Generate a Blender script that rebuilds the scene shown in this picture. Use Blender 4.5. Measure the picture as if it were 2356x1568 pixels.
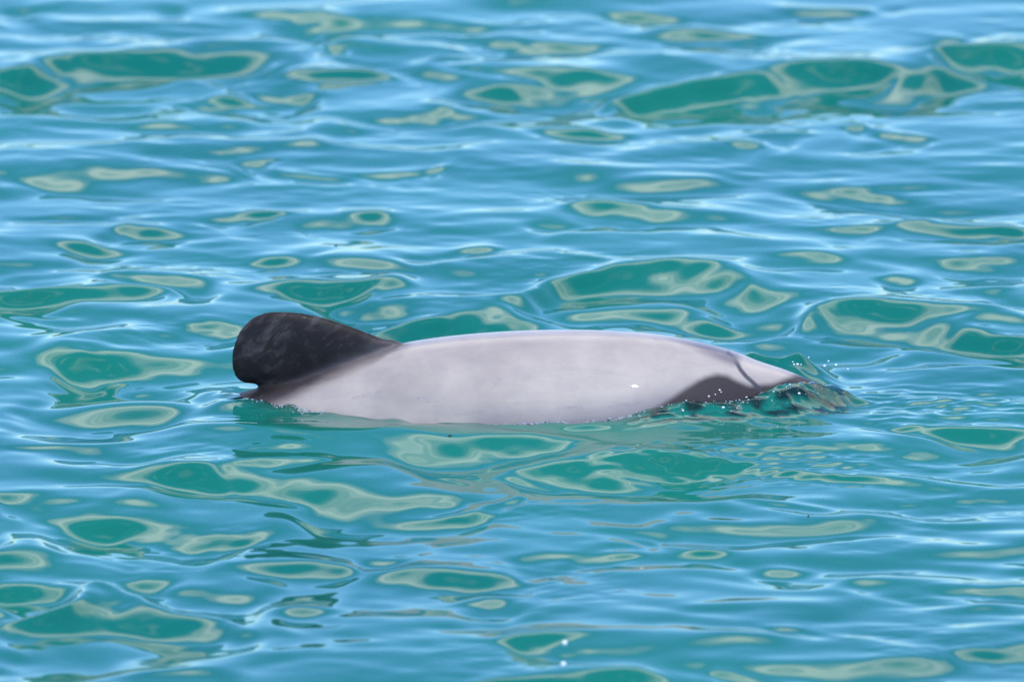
import bpy, bmesh, math, random
import numpy as np
from mathutils import Vector

random.seed(7)
rng = np.random.default_rng(11)
S = bpy.context.scene
COL = S.collection
for o in list(bpy.data.objects):
    bpy.data.objects.remove(o)

# ------------------------------------------------------------------ camera
DEP = math.radians(11.0)      # how far the lens looks down
DIST = 14.0                   # metres to the animal
PPM = 1648.0                  # photo pixels (2356 wide) per metre at that distance
REF = 927.0                   # photo row of the waterline in the animal's middle plane
AIM = Vector((0, 0, (REF - 784)/PPM/math.cos(DEP)))
cam_d = bpy.data.cameras.new('camera')
cam = bpy.data.objects.new('camera', cam_d)
COL.objects.link(cam)
cam.location = (0, AIM.y - DIST*math.cos(DEP), AIM.z + DIST*math.sin(DEP))
cam.rotation_euler = (math.pi/2 - DEP, 0, 0)
cam_d.sensor_width = 36
cam_d.lens = 36*DIST/(2356/PPM)
cam_d.clip_start = 0.1
cam_d.clip_end = 20000
cam_d.dof.use_dof = True
cam_d.dof.focus_distance = DIST - 0.1
cam_d.dof.aperture_fstop = 7.5
S.camera = cam

# ------------------------------------------------------------------ world, sun, exposure
SUN = Vector((0.17, -0.34, 0.925)).normalized()
sun_el = math.asin(SUN.z)
sun_az = math.atan2(SUN.x, SUN.y)
W = bpy.data.worlds.new('World')
S.world = W
W.use_nodes = True
nt = W.node_tree
for n in list(nt.nodes):
    nt.nodes.remove(n)


class NT:
    """small helper to write node graphs"""
    def __init__(self, tree):
        self.t = tree

    def n(self, typ, **kw):
        nd = self.t.nodes.new(typ)
        for k, v in kw.items():
            setattr(nd, k, v)
        return nd

    def put(self, sock, v):
        if isinstance(v, bpy.types.NodeSocket):
            self.t.links.new(v, sock)
        elif isinstance(v, (tuple, list)):
            if len(v) == 3 and sock.type == 'RGBA':
                v = (*v, 1)
            sock.default_value = v
        else:
            sock.default_value = v

    def m(self, op, a, b=0.0, c=0.0):
        nd = self.n('ShaderNodeMath', operation=op)
        self.put(nd.inputs[0], a)
        self.put(nd.inputs[1], b)
        self.put(nd.inputs[2], c)
        return nd.outputs[0]

    def ss(self, x, a, b, lo=0.0, hi=1.0):
        nd = self.n('ShaderNodeMapRange', interpolation_type='SMOOTHSTEP')
        self.put(nd.inputs['Value'], x)
        self.put(nd.inputs['From Min'], a)
        self.put(nd.inputs['From Max'], b)
        self.put(nd.inputs['To Min'], lo)
        self.put(nd.inputs['To Max'], hi)
        return nd.outputs[0]

    def mix(self, f, a, b):
        nd = self.n('ShaderNodeMix', data_type='RGBA')
        self.put(nd.inputs[0], f)
        self.put(nd.inputs[6], a)
        self.put(nd.inputs[7], b)
        return nd.outputs[2]

    def noise(self, vec, scale, detail=3.0, rough=0.5, dist=0.0):
        nd = self.n('ShaderNodeTexNoise')
        if vec is not None:
            self.put(nd.inputs['Vector'], vec)
        nd.inputs['Scale'].default_value = scale
        nd.inputs['Detail'].default_value = detail
        nd.inputs['Roughness'].default_value = rough
        nd.inputs['Distortion'].default_value = dist
        return nd.outputs['Fac']

    def vscale(self, vec, s):
        nd = self.n('ShaderNodeMapping')
        self.put(nd.inputs['Vector'], vec)
        nd.inputs['Scale'].default_value = s
        return nd.outputs[0]

    def attr(self, name):
        nd = self.n('ShaderNodeAttribute', attribute_name=name)
        return nd.outputs['Fac']


g = NT(nt)
SKY_STRENGTH = 0.15
sky = g.n('ShaderNodeTexSky', sky_type='NISHITA')
sky.sun_disc = False
sky.sun_elevation = sun_el
sky.sun_rotation = sun_az
sky.altitude = 0
sky.air_density = 0.95
sky.dust_density = 0.0
sky.ozone_density = 1.5
tc = g.n('ShaderNodeTexCoord')
sep = g.n('ShaderNodeSeparateXYZ')
g.put(sep.inputs[0], tc.outputs['Generated'])
dirv = tc.outputs['Generated']
elev = g.m('MULTIPLY', g.m('ARCSINE', sep.outputs['Z']), 57.2958)
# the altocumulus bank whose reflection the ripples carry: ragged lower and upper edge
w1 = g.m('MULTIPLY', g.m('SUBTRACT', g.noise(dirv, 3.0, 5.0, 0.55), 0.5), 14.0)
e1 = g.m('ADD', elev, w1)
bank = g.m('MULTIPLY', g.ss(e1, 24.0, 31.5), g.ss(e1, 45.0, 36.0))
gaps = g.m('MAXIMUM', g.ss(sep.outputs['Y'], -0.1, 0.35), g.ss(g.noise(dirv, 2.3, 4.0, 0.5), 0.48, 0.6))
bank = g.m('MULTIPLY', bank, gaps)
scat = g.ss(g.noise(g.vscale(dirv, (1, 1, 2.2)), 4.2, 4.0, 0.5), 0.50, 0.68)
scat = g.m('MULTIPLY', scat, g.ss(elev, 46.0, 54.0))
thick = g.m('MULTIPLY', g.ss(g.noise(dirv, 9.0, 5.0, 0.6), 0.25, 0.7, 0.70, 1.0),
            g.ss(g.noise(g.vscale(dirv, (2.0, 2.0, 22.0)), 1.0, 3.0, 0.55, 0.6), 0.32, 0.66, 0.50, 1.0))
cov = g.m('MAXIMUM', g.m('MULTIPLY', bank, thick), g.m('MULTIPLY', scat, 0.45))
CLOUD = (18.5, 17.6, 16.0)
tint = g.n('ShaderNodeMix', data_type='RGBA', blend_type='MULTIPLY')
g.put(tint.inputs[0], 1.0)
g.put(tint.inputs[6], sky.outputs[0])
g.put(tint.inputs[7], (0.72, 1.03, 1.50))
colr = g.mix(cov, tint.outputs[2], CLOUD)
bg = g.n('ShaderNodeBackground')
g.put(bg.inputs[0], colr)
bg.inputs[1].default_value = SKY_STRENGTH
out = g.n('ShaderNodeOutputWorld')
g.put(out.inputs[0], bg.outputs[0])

sd = bpy.data.lights.new('sun', 'SUN')
sd.energy = 2.2
sd.angle = math.radians(0.53)
sd.color = (1.0, 0.95, 0.88)
sun = bpy.data.objects.new('sun', sd)
COL.objects.link(sun)
sun.location = SUN*40
sun.rotation_euler = SUN.to_track_quat('Z', 'Y').to_euler()

vs = S.view_settings
vs.view_transform = 'Standard'
vs.look = 'None'
vs.gamma = 1
vs.use_curve_mapping = False
vs.exposure = 0.48


# ------------------------------------------------------------------ helpers
def px(u, v, z=0.0):
    """point of the plane z seen at photo pixel (u, v): used to find where the photo's waves stand"""
    a = (u - 1178)/PPM/DIST
    b = (784 - v)/PPM/DIST
    d = np.array([a, math.cos(DEP) + b*math.sin(DEP), -math.sin(DEP) + b*math.cos(DEP)])
    c = np.array(cam.location)
    t = (z - c[2])/d[2]
    return c + d*t


def sstep(x, a, b):
    t = np.clip((x - a)/(b - a), 0, 1)
    return t*t*(3 - 2*t)


def mat(name):
    m = bpy.data.materials.new(name)
    m.use_nodes = True
    for n in list(m.node_tree.nodes):
        m.node_tree.nodes.remove(n)
    h = NT(m.node_tree)
    o = h.n('ShaderNodeOutputMaterial')
    return m, h, o


def link(name, me, material, parent=None):
    o = bpy.data.objects.new(name, me)
    COL.objects.link(o)
    if material:
        me.materials.append(material)
    if parent:
        o.parent = parent
    return o


def smooth(me):
    me.polygons.foreach_set('use_smooth', np.ones(len(me.polygons), dtype=bool))


# ------------------------------------------------------------------ dolphin outline (shared with the water around it)
BX = np.array([-.90, -.80, -.65, -.50, -.381, -.29, -.229, -.16, -.108, -.047, .062, .135, .226, .268, .311, .345, .375, .408, .438, .458, .472])
BT = np.array([-.20, -.175, -.125, -.055, .000, .030, .052, .074, .083, .0895, .0945, .0935, .085, .0765, .063, .052, .0415, .029, .015, .002, -.012]) + .0073
BT[4] += .005; BT[14] += .002; BT[15] -= .001
BH = np.array([.012, .022, .045, .075, .103, .125, .138, .150, .155, .160, .158, .150, .135, .122, .106, .090, .074, .056, .038, .024, .008])
BWd = np.array([.010, .016, .034, .068, .100, .124, .137, .149, .154, .158, .157, .150, .136, .124, .107, .091, .076, .058, .042, .028, .010])


def spl(xs, ys):
    """monotone-ish cubic through the points"""
    m = np.gradient(ys, xs)

    def f(x):
        x = np.asarray(x, float)
        i = np.clip(np.searchsorted(xs, x) - 1, 0, len(xs) - 2)
        h = xs[i+1] - xs[i]
        t = np.clip((x - xs[i])/h, 0, 1)
        return ((2*t**3 - 3*t**2 + 1)*ys[i] + (t**3 - 2*t**2 + t)*h*m[i]
                + (-2*t**3 + 3*t**2)*ys[i+1] + (t**3 - t**2)*h*m[i+1])
    return f


f_top, f_h, f_w = spl(BX, BT), spl(BX, BH), spl(BX, BWd)


def half_width_at_water(x, z=0.0):
    h = np.maximum(f_h(x), 1e-4)
    zc = f_top(x) - h
    q = 1 - ((z - zc)/h)**2
    inside = (x > BX[0]) & (x < BX[-1])
    return np.where(inside, f_w(x)*np.sqrt(np.clip(q, 0, 1)), 0.0)


# ------------------------------------------------------------------ water: one sheet to the horizon
def axis(lo, hi, step, far, grow=1.14):
    c = list(np.arange(lo, hi + step/2, step))
    s = step
    up = []
    v = c[-1]
    while v < far:
        s *= grow
        v += s
        up.append(v)
    s = step
    dn = []
    v = c[0]
    while v > -far:
        s *= grow
        v -= s
        dn.append(v)
    return np.array(dn[::-1] + c + up)


gx = axis(-0.95, 0.95, 0.004, 6000)
gy = axis(-1.85, 3.3, 0.0050, 6000)
X, Y = np.meshgrid(gx, gy)
shp = X.shape
spx = np.gradient(gx)
spy = np.gradient(gy)
SP = np.maximum(spx[None, :], spy[:, None])
R_FINE = 1 - sstep(np.hypot(X/1.6, (Y - 0.7)/3.2), 1.0, 2.2)   # detail fades outside the neighbourhood


def waves(X, Y, lam_lo, lam_hi, n, slope, spread, main=math.pi/2, seed=0):
    r = np.random.default_rng(seed)
    Z = np.zeros_like(X)
    a = slope*math.sqrt(2.0/n)
    for k in range(n):
        lam = math.exp(r.uniform(math.log(lam_lo), math.log(lam_hi)))
        th = main + r.normal(0, spread)
        kk = 2*math.pi/lam
        Z += a/kk*np.sin(kk*(X*math.cos(th) + Y*math.sin(th)) + r.uniform(0, 6.283))
    return Z


def lowf(X, Y, lam, seed, n=10):
    r = np.random.default_rng(seed)
    Z = np.zeros_like(X)
    for k in range(n):
        th = r.uniform(0, 6.283)
        kk = 2*math.pi/(lam*r.uniform(.7, 1.5))
        Z += np.sin(kk*(X*math.cos(th) + Y*math.sin(th)) + r.uniform(0, 6.283))
    return Z*math.sqrt(2.0/n)


# fine part only: rows and columns near the view get the short waves
ix = np.where((gx > -3.2) & (gx < 3.2))[0]
iy = np.where((gy > -4.5) & (gy < 7))[0]
sl = np.ix_(iy, ix)
xs, ys = X[sl], Y[sl]
fine = R_FINE[sl]
wx = xs + 0.026*lowf(xs, ys, 0.28, 21) + 0.003*lowf(xs, ys, 0.09, 23)
wy = ys + 0.018*lowf(xs, ys, 0.26, 22) + 0.0025*lowf(xs, ys, 0.09, 24)
Zf = waves(wx, wy, 0.50, 1.3, 22, 0.026, 0.55, seed=1)
calm = 0.75 + 0.28*lowf(xs, ys, 0.8, 31)
Zf += np.clip(calm, .35, 1.3)*waves(wx, wy, 0.18, 0.46, 40, 0.055, 0.42, seed=2)
ripple_zone = sstep(xs + 0.25*lowf(xs, ys, .6, 33)*.4, -0.25, 0.45)*sstep(-ys, -.9, 0.3)
ra = 0.36 + 0.66*ripple_zone + 0.22*lowf(xs, ys, 0.5, 32) + 1.1*np.exp(-((xs + .32)/.22)**2 - ((ys + .32)/.24)**2)
Zf += np.clip(ra, .15, 1.5)*waves(wx, ys + .006*lowf(xs, ys, .2, 25), 0.075, 0.17, 46, 0.044, 0.30, seed=3)
Zf += waves(xs, ys, 0.040, 0.085, 36, 0.014, 0.8, seed=5)*np.clip(.9 + .5*lowf(xs, ys, .45, 35), .1, 1.8)
Zf += np.clip(lowf(xs, ys, 0.35, 34) - .6, 0, 1.0)*waves(xs, ys, 0.022, 0.045, 30, 0.022, 0.7, seed=4)

# the ripples the photo shows: (u, v, half width, half height, slope of the face turned to the boat)
FACES = [
    (700, 55, 80, 20, .30), (735, 105, 45, 12, .30), (750, 175, 65, 12, .30),
    (620, 165, 90, 40, .20), (1430, 38, 95, 12, .30), (1620, 80, 115, 12, .28), (1240, 105, 140, 16, .30), (1290, 190, 120, 26, .33),
    (1120, 210, 70, 14, .20), (930, 272, 150, 22, .205), (1000, 255, 35, 7, .16), (900, 130, 95, 26, .25), (1350, 297, 95, 14, .27),
    (1770, 215, 75, 15, .28),
    (2040, 320, 55, 10, .26), (1960, 298, 45, 8, .26), (1770, 325, 65, 11, .26), (2000, 440, 150, 16, .27), (1680, 345, 50, 8, .2),
    (1400, 488, 140, 15, .31), (1280, 515, 60, 10, .22), (330, 525, 60, 14, .32), (210, 567, 95, 14, .31), (570, 493, 60, 10, .30),
    (810, 500, 55, 13, .26), (180, 410, 200, 18, .215), (610, 378, 65, 9, .205), (480, 395, 60, 9, .2), (500, 215, 60, 9, .205), (240, 230, 110, 12, .2),
    (1040, 578, 60, 11, .24), (860, 605, 90, 12, .215), (750, 630, 60, 8, .205), (640, 595, 90, 9, .205), (1270, 610, 90, 10, .21),
    (2150, 527, 75, 12, .31), (1960, 540, 95, 11, .26), (2290, 535, 55, 8, .30), (1830, 600, 110, 12, .28), (2260, 603, 90, 12, .23),
    (400, 660, 90, 20, .215),
    (800, 682, 105, 22, .32), (450, 755, 110, 20, .27), (1550, 715, 90, 14, .30), (1720, 690, 140, 34, .215),
    (2290, 685, 70, 12, .30), (2060, 640, 60, 10, .27), (1900, 790, 120, 16, .27),
    (180, 835, 70, 18, .29), (290, 850, 180, 46, .19), (400, 880, 80, 12, .2), (1090, 1042, 160, 24, .33), (1400, 997, 80, 9, .28),
    (1480, 1072, 190, 17, .31), (1290, 1098, 90, 10, .27), (1690, 1080, 120, 11, .27), (1890, 1092, 90, 7, .25), (1700, 945, 110, 12, .27),
    (2140, 996, 70, 10, .25), (470, 1105, 150, 20, .32), (640, 1090, 50, 16, .22), (105, 1145, 85, 16, .28),
    (820, 1148, 150, 34, .31), (260, 1200, 90, 15, .29), (500, 1215, 80, 12, .29), (400, 1185, 210, 38, .17), (1120, 1160, 40, 8, .25), (1050, 1197, 95, 14, .27),
    (340, 1322, 95, 22, .30), (500, 1345, 90, 26, .28), (705, 1308, 125, 20, .30), (1040, 1328, 180, 22, .31), (860, 1270, 80, 10, .22),
    (740, 1403, 85, 14, .26), (1105, 1390, 80, 15, .27), (180, 1460, 180, 30, .2), (20, 1310, 70, 40, .32),
    (1290, 1492, 95, 18, .33), (1840, 1460, 65, 9, .25), (2050, 1370, 150, 13, .21), (1830, 1305, 70, 10, .25),
    (1450, 1240, 55, 8, .21), (1240, 1290, 60, 11, .21), (1370, 1285, 60, 9, .205), (430, 1550, 85, 13, .21), (2220, 1415, 100, 9, .21), (220, 1040, 140, 8, .19),
    (2250, 1505, 60, 9, .2), (1600, 1270, 70, 6, .2), (1780, 1160, 100, 7, .2), (1760, 1555, 60, 9, .23), (60, 30, 60, 12, .28), (380, 20, 60, 9, .23),
    (900, 400, 60, 8, .2), (1010, 388, 40, 7, .22), (740, 400, 55, 7, .2), (160, 495, 90, 7, .2), (1690, 125, 40, 8, .2), (2130, 90, 60, 9, .22), (2040, 12, 60, 8, .2),
    (1900, 30, 90, 9, .25),
]
for (u, v, hw, hh, s) in FACES:
    p = px(u, v)
    k = np.linalg.norm(p - np.array(cam.location))/DIST
    sx = hw*0.95*k/PPM
    sy = hh*1.75*k/PPM/(math.sin(DEP) + 0.8*s)
    mX = np.where(np.abs(gx[ix] - p[0]) < 2.2*sx + .06)[0]
    mY = np.where(np.abs(gy[iy] - p[1]) < 9*sy + .06)[0]
    if not len(mX) or not len(mY):
        continue
    q = np.ix_(mY, mX)
    dx = np.abs(wx[q] - p[0])/sx
    dy = (wy[q] - p[1])/sy - 0.35
    sd_ = np.where(dy < 0, 1.4, 0.78)          # long lower face, sharp crest
    dy = dy/sd_
    Zf[q] += 1.42*s*sy*sd_*(np.tanh(dy) - np.tanh(dy/2.5))*np.exp(-0.8*dx**3)

# the longer swell crests: line of the crest, depth of the face below it, slope of that face
CRESTS = [
    ([(800, 775), (900, 738), (1000, 712), (1100, 703), (1250, 712), (1350, 740)], 75, .34),
    ([(1090, 700), (1180, 665), (1300, 630), (1420, 612), (1560, 603), (1700, 612), (1790, 640)], 66, .34),
    ([(1780, 735), (1880, 700), (1980, 688), (2100, 694), (2230, 712), (2370, 745), (2450, 770)], 80, .33),
    ([(1400, 215), (1520, 185), (1640, 155), (1760, 152), (1900, 142), (2120, 150), (2250, 115), (2370, 96), (2450, 95)], 70, .33),
    ([(-80, 165), (60, 140), (200, 115), (400, 104), (560, 96), (640, 100)], 72, .33),
    ([(-20, 1435), (60, 1398), (150, 1362), (260, 1350), (400, 1368), (500, 1395), (560, 1425)], 84, .36),
    ([(-90, 660), (20, 652), (150, 643), (250, 650), (350, 680)], 66, .33),
    ([(2060, 1006), (2160, 990), (2260, 982), (2360, 978), (2450, 985)], 56, .33),
    ([(1080, 1566), (1180, 1543), (1280, 1534), (1420, 1542), (1500, 1560)], 60, .33),
    ([(1180, 1082), (1300, 1060), (1420, 1052), (1560, 1060), (1680, 1072)], 40, .27),
    ([(620, 700), (720, 672), (800, 660), (880, 668), (940, 690)], 46, .30),
]
for line, L, s in CRESTS:
    pts = np.array([px(u, v + L*.5) for u, v in line])
    k = np.linalg.norm(pts.mean(0) - np.array(cam.location))/DIST
    ly = L*k/PPM/(math.sin(DEP) + 0.8*s)
    x0, x1 = pts[0, 0], pts[-1, 0]
    q = np.ix_(np.where(np.abs(gy[iy] - pts[:, 1].mean()) < 6*ly + .12)[0], np.where((gx[ix] > x0 - .15) & (gx[ix] < x1 + .15))[0])
    fc = spl(pts[:, 0], pts[:, 1])
    xq = np.clip(wx[q], x0, x1)
    dy = (wy[q] - fc(xq))/(ly*.62) - 0.3
    sd_ = np.where(dy < 0, 1.35, 0.70)
    dy = dy/sd_
    tap = sstep(wx[q], x0 - .01, x0 + .11)*(1 - sstep(wx[q], x1 - .11, x1 + .01))
    Zf[q] *= 1 - .35*tap*np.exp(-(dy/1.6)**2)
    Zf[q] += 2.0*s*ly*.62*sd_*(np.tanh(dy) - np.tanh(dy/2.5))*tap

# swell hump left of the tail, and the dip the tail leaves behind it
hp = px(340, 940)
Zf += 0.030*np.exp(-((xs - hp[0])/.17)**2 - ((ys - hp[1])/.085)**2)
# calm the water hugging the animal, then lift what its head pushes up
Zf += 0.015*np.exp(-((xs + .30)/.18)**2 - ((ys + .27)/.115)**2)      # hump the tail stands behind
wl = half_width_at_water(xs)
near = np.exp(-(np.clip(np.abs(ys) - wl, 0, None)/.03)**2)*sstep(xs, -.46, -.36)*(1 - sstep(xs, .42, .5))
Zf *= 1 - 0.25*near
Zf += near*0.0022*lowf(xs, ys*.8, .07, 48, 12)
Hx = 0.024*sstep(xs, .10, .26)*(1 - sstep(xs, .37, .455))
out_d = np.clip(-ys - wl, 0, None)
in_d = np.clip(ys + wl, 0, None)
rough = lowf(xs*.62, ys, .024, 41, 16)*.5 + lowf(xs*.6, ys, .013, 42, 16)*.35
lip = np.exp(-(out_d/.040)**2)*np.exp(-(in_d/.05)**2)
Zf += Hx*lip*(1 + .05*rough)
choppy = np.exp(-(np.clip(-ys - wl - .045, 0, None)/.018)**2)*np.exp(-(np.clip(ys + wl - .02, 0, None)/.04)**2)*sstep(xs, .12, .20)*(1 - sstep(xs, .43, .49))
Zf += 0.0009*choppy*rough
# sheet of water running up over the snout: a thin blade rising towards its torn tip
cy = -.055 + (xs - .36)*.55
rise = sstep(xs, .30, .42)*(1 - sstep(xs, .44, .485))
dd = ys - cy
Zf += 0.029*rise*np.where(dd < 0, np.exp(-(dd/.028)**2), np.exp(-(dd/.05)**2))*(1 + .03*rough)
Zf += 0.008*np.exp(-((xs - .465)/.025)**2 - ((ys - .02)/.02)**2)*(1 + .2*lowf(xs, ys, .03, 47, 12))
# crest thrown up on the far side of the head
fr_y = ys - (.20 + .008*np.sin(xs*30))
fr = np.exp(-(fr_y/np.where(fr_y < 0, .05, .07))**2)*sstep(xs, .22, .31)*(1 - sstep(xs, .40, .48))
Zf += 0.036*fr*(1 + .07*lowf(xs, ys, .05, 43, 12))
wake = np.exp(-((ys + .02)/.13)**2)*sstep(xs, .43, .52)*(1 - sstep(xs, .6, .85))
Zf += 0.0011*wake*lowf(xs, ys*1.4, .05, 44, 14)
wake2 = np.exp(-((ys + .40 + (xs - .3)*.1)/.10)**2)*np.exp(-((xs - .30)/.2)**2)
Zf += 0.0008*wake2*lowf(xs*.7, ys, .03, 46, 14)
# thin film clinging behind the fin
film = np.exp(-(np.clip(-ys - wl - .01, 0, None)/.03)**2)*np.exp(-(np.clip(ys + wl - .01, 0, None)/.02)**2)*sstep(xs, -.41, -.37)*(1 - sstep(xs, -.30, -.22))
Zf += film*(0.004 + .0024*rough)
Zf *= fine

Z = np.zeros(shp)
Z[sl] += Zf
# longer swell for the wider sea, only where the sheet can carry it
far_amp = (1 - R_FINE)*np.clip(1 - SP/1.2, 0, 1)
Z += far_amp*waves(X, Y, 2.5, 9, 18, 0.06, 0.5, seed=9)

THIN = np.zeros(shp)
THIN[sl] = np.clip(0.6*np.exp(-np.clip(out_d, 0, None)/.007)*sstep(xs, -.42, -.38)*(1 - sstep(xs, .3, .4))*(ys < 0) + 0.95*choppy*np.clip(0.40 + 0.95*rough, 0, 1) + 0.75*film*(.6 + .4*rough) + 0.5*np.exp(-((xs - .43)/.05)**2 - (ys/.05)**2), 0, .9)
FAR = 1 - R_FINE

nv = X.size
co = np.stack([X.ravel(), Y.ravel(), Z.ravel()], 1)
ny, nx = shp
idx = np.arange(nv).reshape(shp)
quads = np.stack([idx[:-1, :-1].ravel(), idx[:-1, 1:].ravel(), idx[1:, 1:].ravel(), idx[1:, :-1].ravel()], 1)
wme = bpy.data.meshes.new('water')
wme.vertices.add(nv)
wme.vertices.foreach_set('co', co.ravel())
wme.loops.add(quads.size)
wme.loops.foreach_set('vertex_index', quads.ravel().astype(np.int32))
wme.polygons.add(len(quads))
wme.polygons.foreach_set('loop_start', np.arange(0, quads.size, 4, dtype=np.int32))
wme.polygons.foreach_set('loop_total', np.full(len(quads), 4, dtype=np.int32))
wme.update(calc_edges=True)
smooth(wme)
for nm, arr in (('clear_film', THIN), ('open_sea', FAR)):
    at = wme.attributes.new(nm, 'FLOAT', 'POINT')
    at.data.foreach_set('value', arr.ravel().astype(np.float32))

wm, h, o = mat('sea_water')
geo = h.n('ShaderNodeNewGeometry')
pos = geo.outputs['Position']
# micro relief; coarse relief only where the sheet itself is coarse
bm1 = h.n('ShaderNodeBump')
bm1.inputs['Distance'].default_value = 0.12
h.put(bm1.inputs['Height'], h.noise(h.vscale(pos, (1.0, 1.6, 1.0)), 3.2, 4.0, 0.5))
h.put(bm1.inputs['Strength'], h.m('MULTIPLY', h.attr('open_sea'), 0.8))
body_n = h.n('ShaderNodeCombineXYZ')
body_n.inputs[2].default_value = 1.0
turb = h.noise(pos, 1.1, 2.0, 0.5)
wcol = h.mix(h.ss(turb, .3, .7), (0.004, 0.136, 0.104), (0.007, 0.164, 0.112))
dif = h.n('ShaderNodeBsdfDiffuse')
h.put(dif.inputs['Color'], wcol)
h.put(dif.inputs['Normal'], body_n.outputs[0])       # light welling up from the water does not follow the ripples
tr = h.n('ShaderNodeBsdfTransparent')
tr.inputs['Color'].default_value = (0.55, 0.86, 0.84, 1)
mx = h.n('ShaderNodeMixShader')
h.put(mx.inputs[0], h.attr('clear_film'))
h.put(mx.inputs[1], dif.outputs[0])
h.put(mx.inputs[2], tr.outputs[0])
gl = h.n('ShaderNodeBsdfGlossy')
gl.inputs['Roughness'].default_value = 0.045
h.put(gl.inputs['Normal'], bm1.outputs[0])
fr_ = h.n('ShaderNodeFresnel')
fr_.inputs['IOR'].default_value = 1.34
h.put(fr_.inputs['Normal'], bm1.outputs[0])
mx2 = h.n('ShaderNodeMixShader')
h.put(mx2.inputs[0], fr_.outputs[0])
h.put(mx2.inputs[1], mx.outputs[0])
h.put(mx2.inputs[2], gl.outputs[0])
h.put(o.inputs[0], mx2.outputs[0])
water = link('water', wme, wm)
water['kind'] = 'structure'
water['label'] = 'rippled teal and blue sea around the dolphin'


def water_z(x, y):
    i = int(np.clip(np.searchsorted(gx, x), 0, len(gx) - 1))
    j = int(np.clip(np.searchsorted(gy, y), 0, len(gy) - 1))
    return float(Z[j, i])


# ------------------------------------------------------------------ dolphin
def v2(u, v):
    """photo pixel on the animal's flank -> lengthwise x and height across the line of sight"""
    return ((u - 1178)/PPM, (REF - v)/PPM)


bm = bmesh.new()
NS, NR = 150, 64
xs_b = np.concatenate([np.linspace(-.90, .40, 110), np.linspace(.405, .472, 40)])
rings = []
for x in xs_b:
    t, hh, ww = float(f_top(x)), float(f_h(x)), float(f_w(x))
    r = []
    for k in range(NR):
        a = 2*math.pi*k/NR
        r.append(bm.verts.new((x, ww*math.sin(a), t - hh + hh*math.cos(a))))
    rings.append(r)
for a, b in zip(rings[:-1], rings[1:]):
    for k in range(NR):
        bm.faces.new((a[k], a[(k+1) % NR], b[(k+1) % NR], b[k]))
bm.faces.new(rings[0])
bm.faces.new(rings[-1][::-1])


def lens(outline, centre, thick, axis_map, n=9):
    """solid leaf: the outline shrunk towards its centre while it bulges"""
    prev = None
    top = []
    m = len(outline)
    th = [math.pi/2*k/n for k in range(n)]
    layers = []
    for sgn in (1, -1):
        lay = []
        for k, a in enumerate(th):
            s = math.cos(a)
            hgt = sgn*thick*math.sin(a)
            lay.append([axis_map(centre[0] + (p[0] - centre[0])*s, centre[1] + (p[1] - centre[1])*s, hgt) for p in outline])
        layers.append(lay)
    base = [bm.verts.new(c) for c in layers[0][0]]
    for sgn, lay in zip((1, -1), layers):
        prev = base
        for row in lay[1:]:
            cur = [bm.verts.new(c) for c in row]
            for k in range(m):
                f = (prev[k], prev[(k+1) % m], cur[(k+1) % m], cur[k])
                bm.faces.new(f if sgn > 0 else f[::-1])
            prev = cur
        c = bm.verts.new(axis_map(centre[0], centre[1], sgn*thick))
        for k in range(m):
            f = (prev[k], prev[(k+1) % m], c)
            bm.faces.new(f if sgn > 0 else f[::-1])


def dense(pts, n=90):
    p = np.array(pts, float)
    q = np.vstack([p, p[:1]])
    d = np.concatenate([[0], np.cumsum(np.linalg.norm(np.diff(q, axis=0), axis=1))])
    # Catmull-Rom, closed
    res = []
    N = len(p)
    for s in np.linspace(0, d[-1], n, endpoint=False):
        i = int(np.searchsorted(d, s, side='right') - 1)
        t = (s - d[i])/(d[i+1] - d[i])
        a, b, c, e = p[(i-1) % N], p[i % N], p[(i+1) % N], p[(i+2) % N]
        res.append(0.5*((2*b) + (-a + c)*t + (2*a - 5*b + 4*c - e)*t*t + (-a + 3*b - 3*c + e)*t**3))
    return [tuple(r) for r in res]


fin_px = [(925, 792), (880, 777), (840, 762), (800, 747), (750, 731), (700, 720), (650, 715), (610, 718), (575, 734), (550, 762),
          (537, 793), (531, 825), (535, 855), (545, 873), (562, 882), (580, 883), (594, 884), (596, 900), (640, 930), (740, 910), (850, 860)]
fin = dense([v2(*p) for p in fin_px], 120)
lens(fin, v2(690, 812), .017, lambda a, b, t: (a, t, b/math.cos(DEP)))
# flukes, level, at the end of the tail stock
fl = dense([(-.84, .0), (-.88, .09), (-.95, .20), (-.99, .215), (-.97, .12), (-.955, .0), (-.97, -.12), (-.99, -.215), (-.95, -.20), (-.88, -.09)], 70)
lens(fl, (-.915, 0), .012, lambda a, b, t: (a, b, -.205 + t))
bmesh.ops.recalc_face_normals(bm, faces=bm.faces[:])
tmp_me = bpy.data.meshes.new('dolphin_cage')
bm.to_mesh(tmp_me)
bm.free()
tmp = bpy.data.objects.new('dolphin_cage', tmp_me)
COL.objects.link(tmp)
rm = tmp.modifiers.new('remesh', 'REMESH')
rm.mode = 'VOXEL'
rm.voxel_size = 0.0032
rm.use_smooth_shade = True
smo = tmp.modifiers.new('smooth', 'SMOOTH')
smo.factor = 0.5
smo.iterations = 14
dg = bpy.context.evaluated_depsgraph_get()
dme = bpy.data.meshes.new_from_object(tmp.evaluated_get(dg))
dme.name = 'dolphin'
bpy.data.objects.remove(tmp)
smooth(dme)

P = np.empty(len(dme.vertices)*3)
dme.vertices.foreach_get('co', P)
P = P.reshape(-1, 3)
A = P[:, 0]
B = P[:, 2]*math.cos(DEP) - np.abs(P[:, 1])*math.sin(DEP)    # height on the flank


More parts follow.
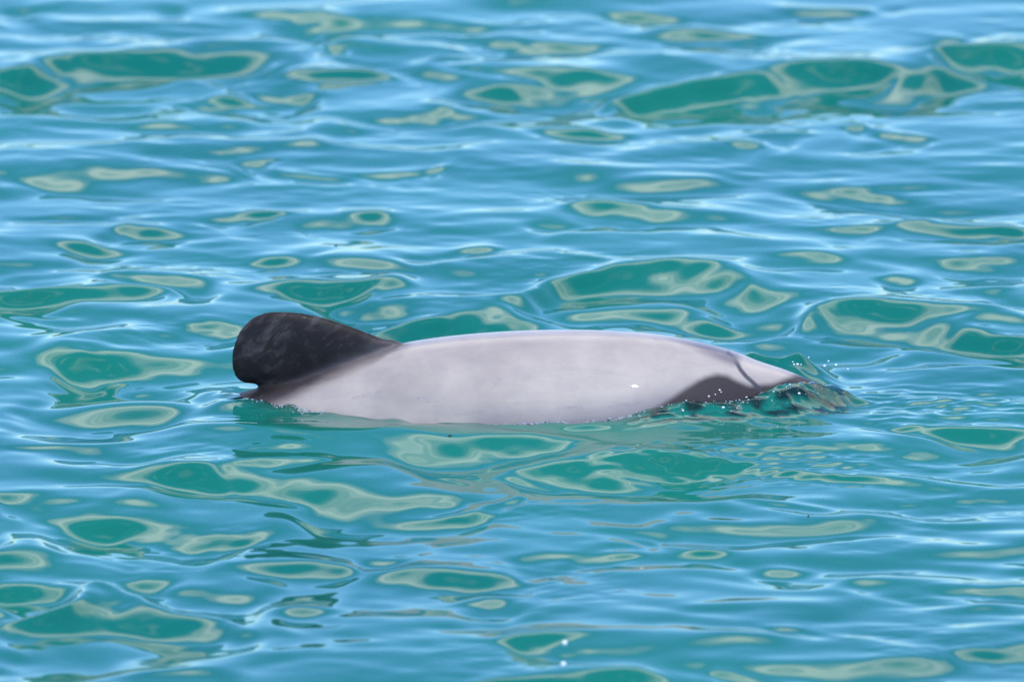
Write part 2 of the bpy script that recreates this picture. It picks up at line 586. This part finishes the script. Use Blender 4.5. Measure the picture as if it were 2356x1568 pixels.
def poly_sd(poly):
    """signed distance (inside negative) to a polygon on the flank"""
    poly = np.array(poly)
    d = np.full(len(A), 1e9)
    ins = np.zeros(len(A), bool)
    n = len(poly)
    for i in range(n):
        a, b = poly[i], poly[(i+1) % n]
        ex, ey = b - a
        wx_, wy_ = A - a[0], B - a[1]
        t = np.clip((wx_*ex + wy_*ey)/(ex*ex + ey*ey), 0, 1)
        d = np.minimum(d, np.hypot(wx_ - ex*t, wy_ - ey*t))
        c = ((a[1] <= B) & (b[1] > B)) | ((b[1] <= B) & (a[1] > B))
        with np.errstate(divide='ignore', invalid='ignore'):
            xi = a[0] + (B - a[1])/(b[1] - a[1])*(b[0] - a[0])
        ins ^= c & (A < xi)
    return np.where(ins, -d, d)


def line_d(pts):
    d = np.full(len(A), 1e9)
    for a, b in zip(pts[:-1], pts[1:]):
        a, b = np.array(a), np.array(b)
        ex, ey = b - a
        t = np.clip(((A - a[0])*ex + (B - a[1])*ey)/(ex*ex + ey*ey), 0, 1)
        d = np.minimum(d, np.hypot(A - a[0] - ex*t, B - a[1] - ey*t))
    return d


def fullpx(pts):
    return [v2(a/1.2734, b/1.2734) for a, b in pts]


cape = fullpx([(1172, 1000), (1158, 1008), (1109, 1024), (1041, 1054), (940, 1102), (838, 1156), (770, 1185), (700, 1215), (500, 1400), (300, 1600), (100, 1500), (300, 900), (700, 700), (1100, 900)])
mask = fullpx([(1905, 1200), (1950, 1172), (1989, 1146), (2040, 1112), (2070, 1098), (2100, 1092), (2130, 1098), (2160, 1113), (2195, 1127), (2260, 1120), (2330, 1096), (2420, 1090), (2480, 1120), (2480, 1300), (2000, 1300), (1860, 1230)])
cres = fullpx([(2132, 1034), (2143, 1043), (2155, 1058), (2168, 1083), (2185, 1103), (2203, 1119), (2224, 1140)])
dorsal = fullpx([(1900, 978), (1980, 996), (2040, 1012), (2085, 1026), (2120, 1040), (2150, 1052)])
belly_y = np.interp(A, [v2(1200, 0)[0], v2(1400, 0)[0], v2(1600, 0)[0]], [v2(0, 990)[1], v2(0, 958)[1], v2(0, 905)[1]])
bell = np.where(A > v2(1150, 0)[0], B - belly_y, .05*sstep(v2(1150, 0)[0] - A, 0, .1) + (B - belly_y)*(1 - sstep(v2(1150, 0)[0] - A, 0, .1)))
scars = np.minimum.reduce([line_d([v2(*p) for p in pts]) for pts in (
    [(1133, 892), (1142, 880), (1152, 868)], [(1045, 952), (1080, 949), (1120, 945)], [(815, 915), (840, 909), (862, 903)], [(850, 908), (880, 898)],
    [(960, 915), (1000, 912)], [(955, 923), (1010, 921)], [(1280, 938), (1340, 934)], [(1400, 935), (1470, 926)])])
for nm, arr in (('scars', scars), ('cape', poly_sd(cape)), ('mask', poly_sd(mask)), ('crescent', line_d(cres)), ('dorsal', line_d(dorsal) + .013*(1 - sstep(A, v2(1480, 0)[0], v2(1660, 0)[0]))), ('belly_shade', bell)):
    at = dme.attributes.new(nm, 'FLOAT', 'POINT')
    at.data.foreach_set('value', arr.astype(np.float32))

dm, h, o = mat('dolphin_skin')
tcd = h.n('ShaderNodeTexCoord')
ob = tcd.outputs['Object']
PALE = (0.53, 0.515, 0.545)
n_low = h.noise(ob, 9, 4, .55)
n_str = h.noise(h.vscale(ob, (6, 30, 45)), 1.0, 5, .6, .4)
vr = h.n('ShaderNodeMapping')
h.put(vr.inputs['Vector'], ob)
vr.inputs['Rotation'].default_value = (0, math.radians(35), 0)
n_fin = h.noise(h.vscale(vr.outputs[0], (30, 20, 75)), 1.0, 6, .68, .9)
base = h.mix(h.ss(n_low, .3, .7), (0.330, 0.277, 0.230), (0.435, 0.366, 0.300))
base = h.mix(h.ss(h.noise(h.vscale(ob, (1, 1, 1.8)), 26, 5, .6, .5), .40, .72, 0, .24), base, (0.225, 0.198, 0.182))
base = h.mix(h.ss(n_str, .50, .85, 0, .35), base, (0.25, 0.225, 0.215))
base = h.mix(h.ss(h.noise(ob, 130, 3, .6), .62, .8, 0, .25), base, (0.22, 0.20, 0.19))
# greyer lower flank behind the flipper, shading towards the waterline painted in
base = h.mix(h.ss(h.m('ADD', h.attr('belly_shade'), h.m('MULTIPLY', h.m('SUBTRACT', n_low, .5), .03)), .042, -.012, 0, .85), base, (0.17, 0.155, 0.165))
base = h.mix(h.m('MULTIPLY', h.ss(h.attr('scars'), .0035, .0), h.ss(h.noise(ob, 240, 3, .6), .40, .62, 0, .38)), base, (0.15, 0.16, 0.19))
# dark cape and fin
cd = h.m('ADD', h.attr('cape'), h.m('MULTIPLY', h.m('SUBTRACT', n_str, .5), .016))
base = h.mix(h.ss(cd, .022, -.004), base, (0.048, 0.037, 0.037))
fincol = h.mix(h.ss(n_fin, .42, .74, 0, .65), (0.0165, 0.0130, 0.0115), (0.092, 0.083, 0.080))
fincol = h.mix(h.ss(h.noise(ob, 15, 4, .6, .6), .36, .62), (0.0125, 0.0098, 0.0090), fincol)
finm = h.ss(cd, .004, -.020)
base = h.mix(finm, base, fincol)
base = h.mix(h.m('MULTIPLY', finm, h.ss(h.noise(h.vscale(vr.outputs[0], (60, 30, 320)), 1.0, 4, .65, .5), .60, .74, 0, .45)), base, (0.10, 0.092, 0.09))
# dark face mask and flipper base, crescent across the forehead, dusky back of the head
md = h.m('ADD', h.attr('mask'), h.m('MULTIPLY', h.m('SUBTRACT', n_low, .5), .006))
base = h.mix(h.ss(md, .005, -.006), base, (0.036, 0.028, 0.028))
base = h.mix(h.ss(h.attr('crescent'), .0046, .0012, 0, .95), base, (0.040, 0.036, 0.045))
base = h.mix(h.ss(h.attr('dorsal'), .015, .0, 0, .85), base, (0.085, 0.075, 0.095))
bsdf = h.n('ShaderNodeBsdfPrincipled')
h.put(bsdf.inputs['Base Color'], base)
h.put(bsdf.inputs['Roughness'], h.ss(n_low, .3, .7, .48, .58))
h.put(bsdf.inputs['Specular IOR Level'], h.m('MULTIPLY', h.m('MULTIPLY_ADD', finm, -0.18, 0.35), h.ss(md, -.008, .008, .5, 1.0)))
h.put(bsdf.inputs['Coat Weight'], h.m('MULTIPLY', h.m('MULTIPLY_ADD', finm, -0.40, 0.42), h.ss(md, -.008, .008, .35, 1.0)))
bsdf.inputs['Coat Roughness'].default_value = 0.018
bsdf.inputs['Coat IOR'].default_value = 1.33
bp = h.n('ShaderNodeBump')
bp.inputs['Distance'].default_value = 0.002
bp.inputs['Strength'].default_value = 0.16
h.put(bp.inputs['Height'], h.noise(h.vscale(ob, (1, 1, 2)), 60, 4, .6))
h.put(bsdf.inputs['Normal'], bp.outputs[0])
h.put(o.inputs[0], bsdf.outputs[0])
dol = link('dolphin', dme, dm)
dol['label'] = 'pale grey dolphin surfacing with rounded black dorsal fin and dark face patch'
dol['category'] = 'dolphin'

# ------------------------------------------------------------------ drops and foam
drm, h, o = mat('water_drop')
b = h.n('ShaderNodeBsdfPrincipled')
b.inputs['Base Color'].default_value = (0.60, 0.65, 0.66, 1)
b.inputs['Roughness'].default_value = 0.10
b.inputs['Transmission Weight'].default_value = 0.55
b.inputs['IOR'].default_value = 1.33
h.put(o.inputs[0], b.outputs[0])


brm, h, o = mat('painted_glint_drop')
b = h.n('ShaderNodeBsdfPrincipled')
b.inputs['Base Color'].default_value = (0.90, 0.92, 0.90, 1)  # near-white base paints in the sun glint of a clear drop
b.inputs['Roughness'].default_value = 0.08
b.inputs['Transmission Weight'].default_value = 0.12
b.inputs['IOR'].default_value = 1.33
h.put(o.inputs[0], b.outputs[0])


def ball(bm, c, r, stretch=1.0, sub=1):
    ret = bmesh.ops.create_icosphere(bm, subdivisions=sub, radius=r)
    for v in ret['verts']:
        v.co.z *= stretch
        v.co += Vector(c)


def drop_mesh(r, stretch):
    bm = bmesh.new()
    ball(bm, (0, 0, 0), r, stretch, 2)
    me = bpy.data.meshes.new('water_droplet')
    bm.to_mesh(me)
    bm.free()
    smooth(me)
    me.materials.append(brm)
    return me


d0 = drop_mesh(.0033, 1.05)
for (u, v, lab) in ((1299, 1478, 'upper of two round water drops in the air low in front of the dolphin'),
                    (1296, 1527, 'lower of two round water drops in the air low in front of the dolphin')):
    p = px(u, v, 0.05)
    od = bpy.data.objects.new('water_droplet', d0)
    COL.objects.link(od)
    od.location = p
    od['label'] = lab
    od['category'] = 'water drop'
    od['group'] = 'falling water drops in front of the dolphin'

random.seed(5)


def tiny(name, me, loc, label, cat, group):
    t = bpy.data.objects.new(name, me)
    COL.objects.link(t)
    t.location = loc
    t['label'] = label
    t['category'] = cat
    if group:
        t['group'] = group
    return t


sizes = [drop_mesh(r, st) for r, st in ((.0011, 1.0), (.0015, .85), (.0021, .8))]
splash = [(2326, 1058), (2331, 1066), (2339, 1065), (2350, 1066), (2432, 1056), (2452, 1067), (2373, 1045), (2489, 1080), (2418, 1070)]
for k, (u, v) in enumerate(splash):
    x = (u/1.2734 - 1178)/PPM
    y = .05 + .02*math.sin(k*2.1)
    z = (REF - v/1.2734)/PPM - y*math.sin(DEP)
    z = max(z, water_z(x, y) + .001)
    tiny('water_droplet', sizes[k % 3], (x, y, z), 'tiny glinting water drop in the splash beyond the dolphin snout', 'water drop', 'water drops in the splash beyond the snout')
for k, (u, v) in enumerate([(2312, 1125), (2338, 1151), (2105, 1141), (2109, 1147), (2184, 1163), (2073, 1159), (2092, 1154), (2114, 1191), (1996, 1200), (2263, 1146)]):
    x = (u/1.2734 - 1178)/PPM
    b = (REF - v/1.2734)/PPM
    # slide down the line of sight until it rests on the water or the flank
    best = None
    for y in np.linspace(-.30, .05, 141):
        z = (b - y*math.sin(DEP))/math.cos(DEP)
        hgt, ww = float(f_h(x)), float(f_w(x))
        zc = float(f_top(x)) - hgt
        on_body = (y/ww)**2 + ((z - zc)/hgt)**2 < 1.0
        if on_body or z < water_z(x, y):
            best = (x, y - .001, z)
            break
    if best:
        tiny('water_droplet', sizes[(k*2) % 3], best, 'tiny bright water drop on the churned lip along the dolphin face', 'water drop', 'water drops on the churned water beside the face')
# frothy beads clinging where skin meets water: too many to count
bm = bmesh.new()
for x0, x1, n, spread, big in ((-.375, -.255, 260, .016, .0022), (-.30, -.262, 70, .010, .0034), (-.03, .165, 650, .007, .0023), (.165, .33, 90, .016, .0022), (.30, .46, 70, .030, .0018)):
    for k in range(n):
        x = random.uniform(x0, x1)
        if math.sin(x*190) + math.sin(x*83 + 1) < random.uniform(-2.0, 0.7):
            continue
        w_ = float(half_width_at_water(x, .004))
        y = -w_ - abs(random.gauss(0, spread)) + .004
        z = water_z(x, y)
        w2 = float(half_width_at_water(x, z + .002))
        if y > -w2:
            y = -w2 - .0005
            z = water_z(x, y) + random.uniform(0, .003)
        ball(bm, (x, y, z), (.25 + .65*random.random()**2)*big, 1.0, 1)
me = bpy.data.meshes.new('froth')
bm.to_mesh(me)
bm.free()
smooth(me)
froth = link('froth', me, drm)
froth['kind'] = 'stuff'
froth['label'] = 'line of tiny froth beads where the flank meets the water'

# specks of floating debris
sm, h, o = mat('debris')
b = h.n('ShaderNodeBsdfPrincipled')
h.put(b.inputs['Base Color'], h.mix(h.noise(None, 400.0), (0.03, 0.022, 0.015), (0.09, 0.06, 0.035)))
b.inputs['Roughness'].default_value = 0.5
h.put(o.inputs[0], b.outputs[0])
bm = bmesh.new()
ball(bm, (0, 0, 0), .0015, .7, 2)
for v in bm.verts:
    v.co.x *= 2.0
    v.co += Vector((random.uniform(-1, 1), random.uniform(-1, 1), random.uniform(-1, 1)))*.0003
sme = bpy.data.meshes.new('debris_speck')
bm.to_mesh(sme)
bm.free()
sme.materials.append(sm)
for (u, v, rz, lab) in ((1035, 1002, .2, 'dark speck of debris afloat just in front of the dolphin flank'),
                        (1860, 1187, 1.3, 'dark speck of debris afloat on open water below the dolphin head'),
                        (773, 565, .7, 'dark speck of debris afloat behind the dolphin fin')):
    p = px(u, v)
    for _ in range(4):
        p = px(u, v, water_z(p[0], p[1]))
    d = tiny('debris_speck', sme, (p[0], p[1], p[2] + .0008), lab, 'debris', 'specks of debris afloat')
    d.rotation_euler = (0, 0, rz)
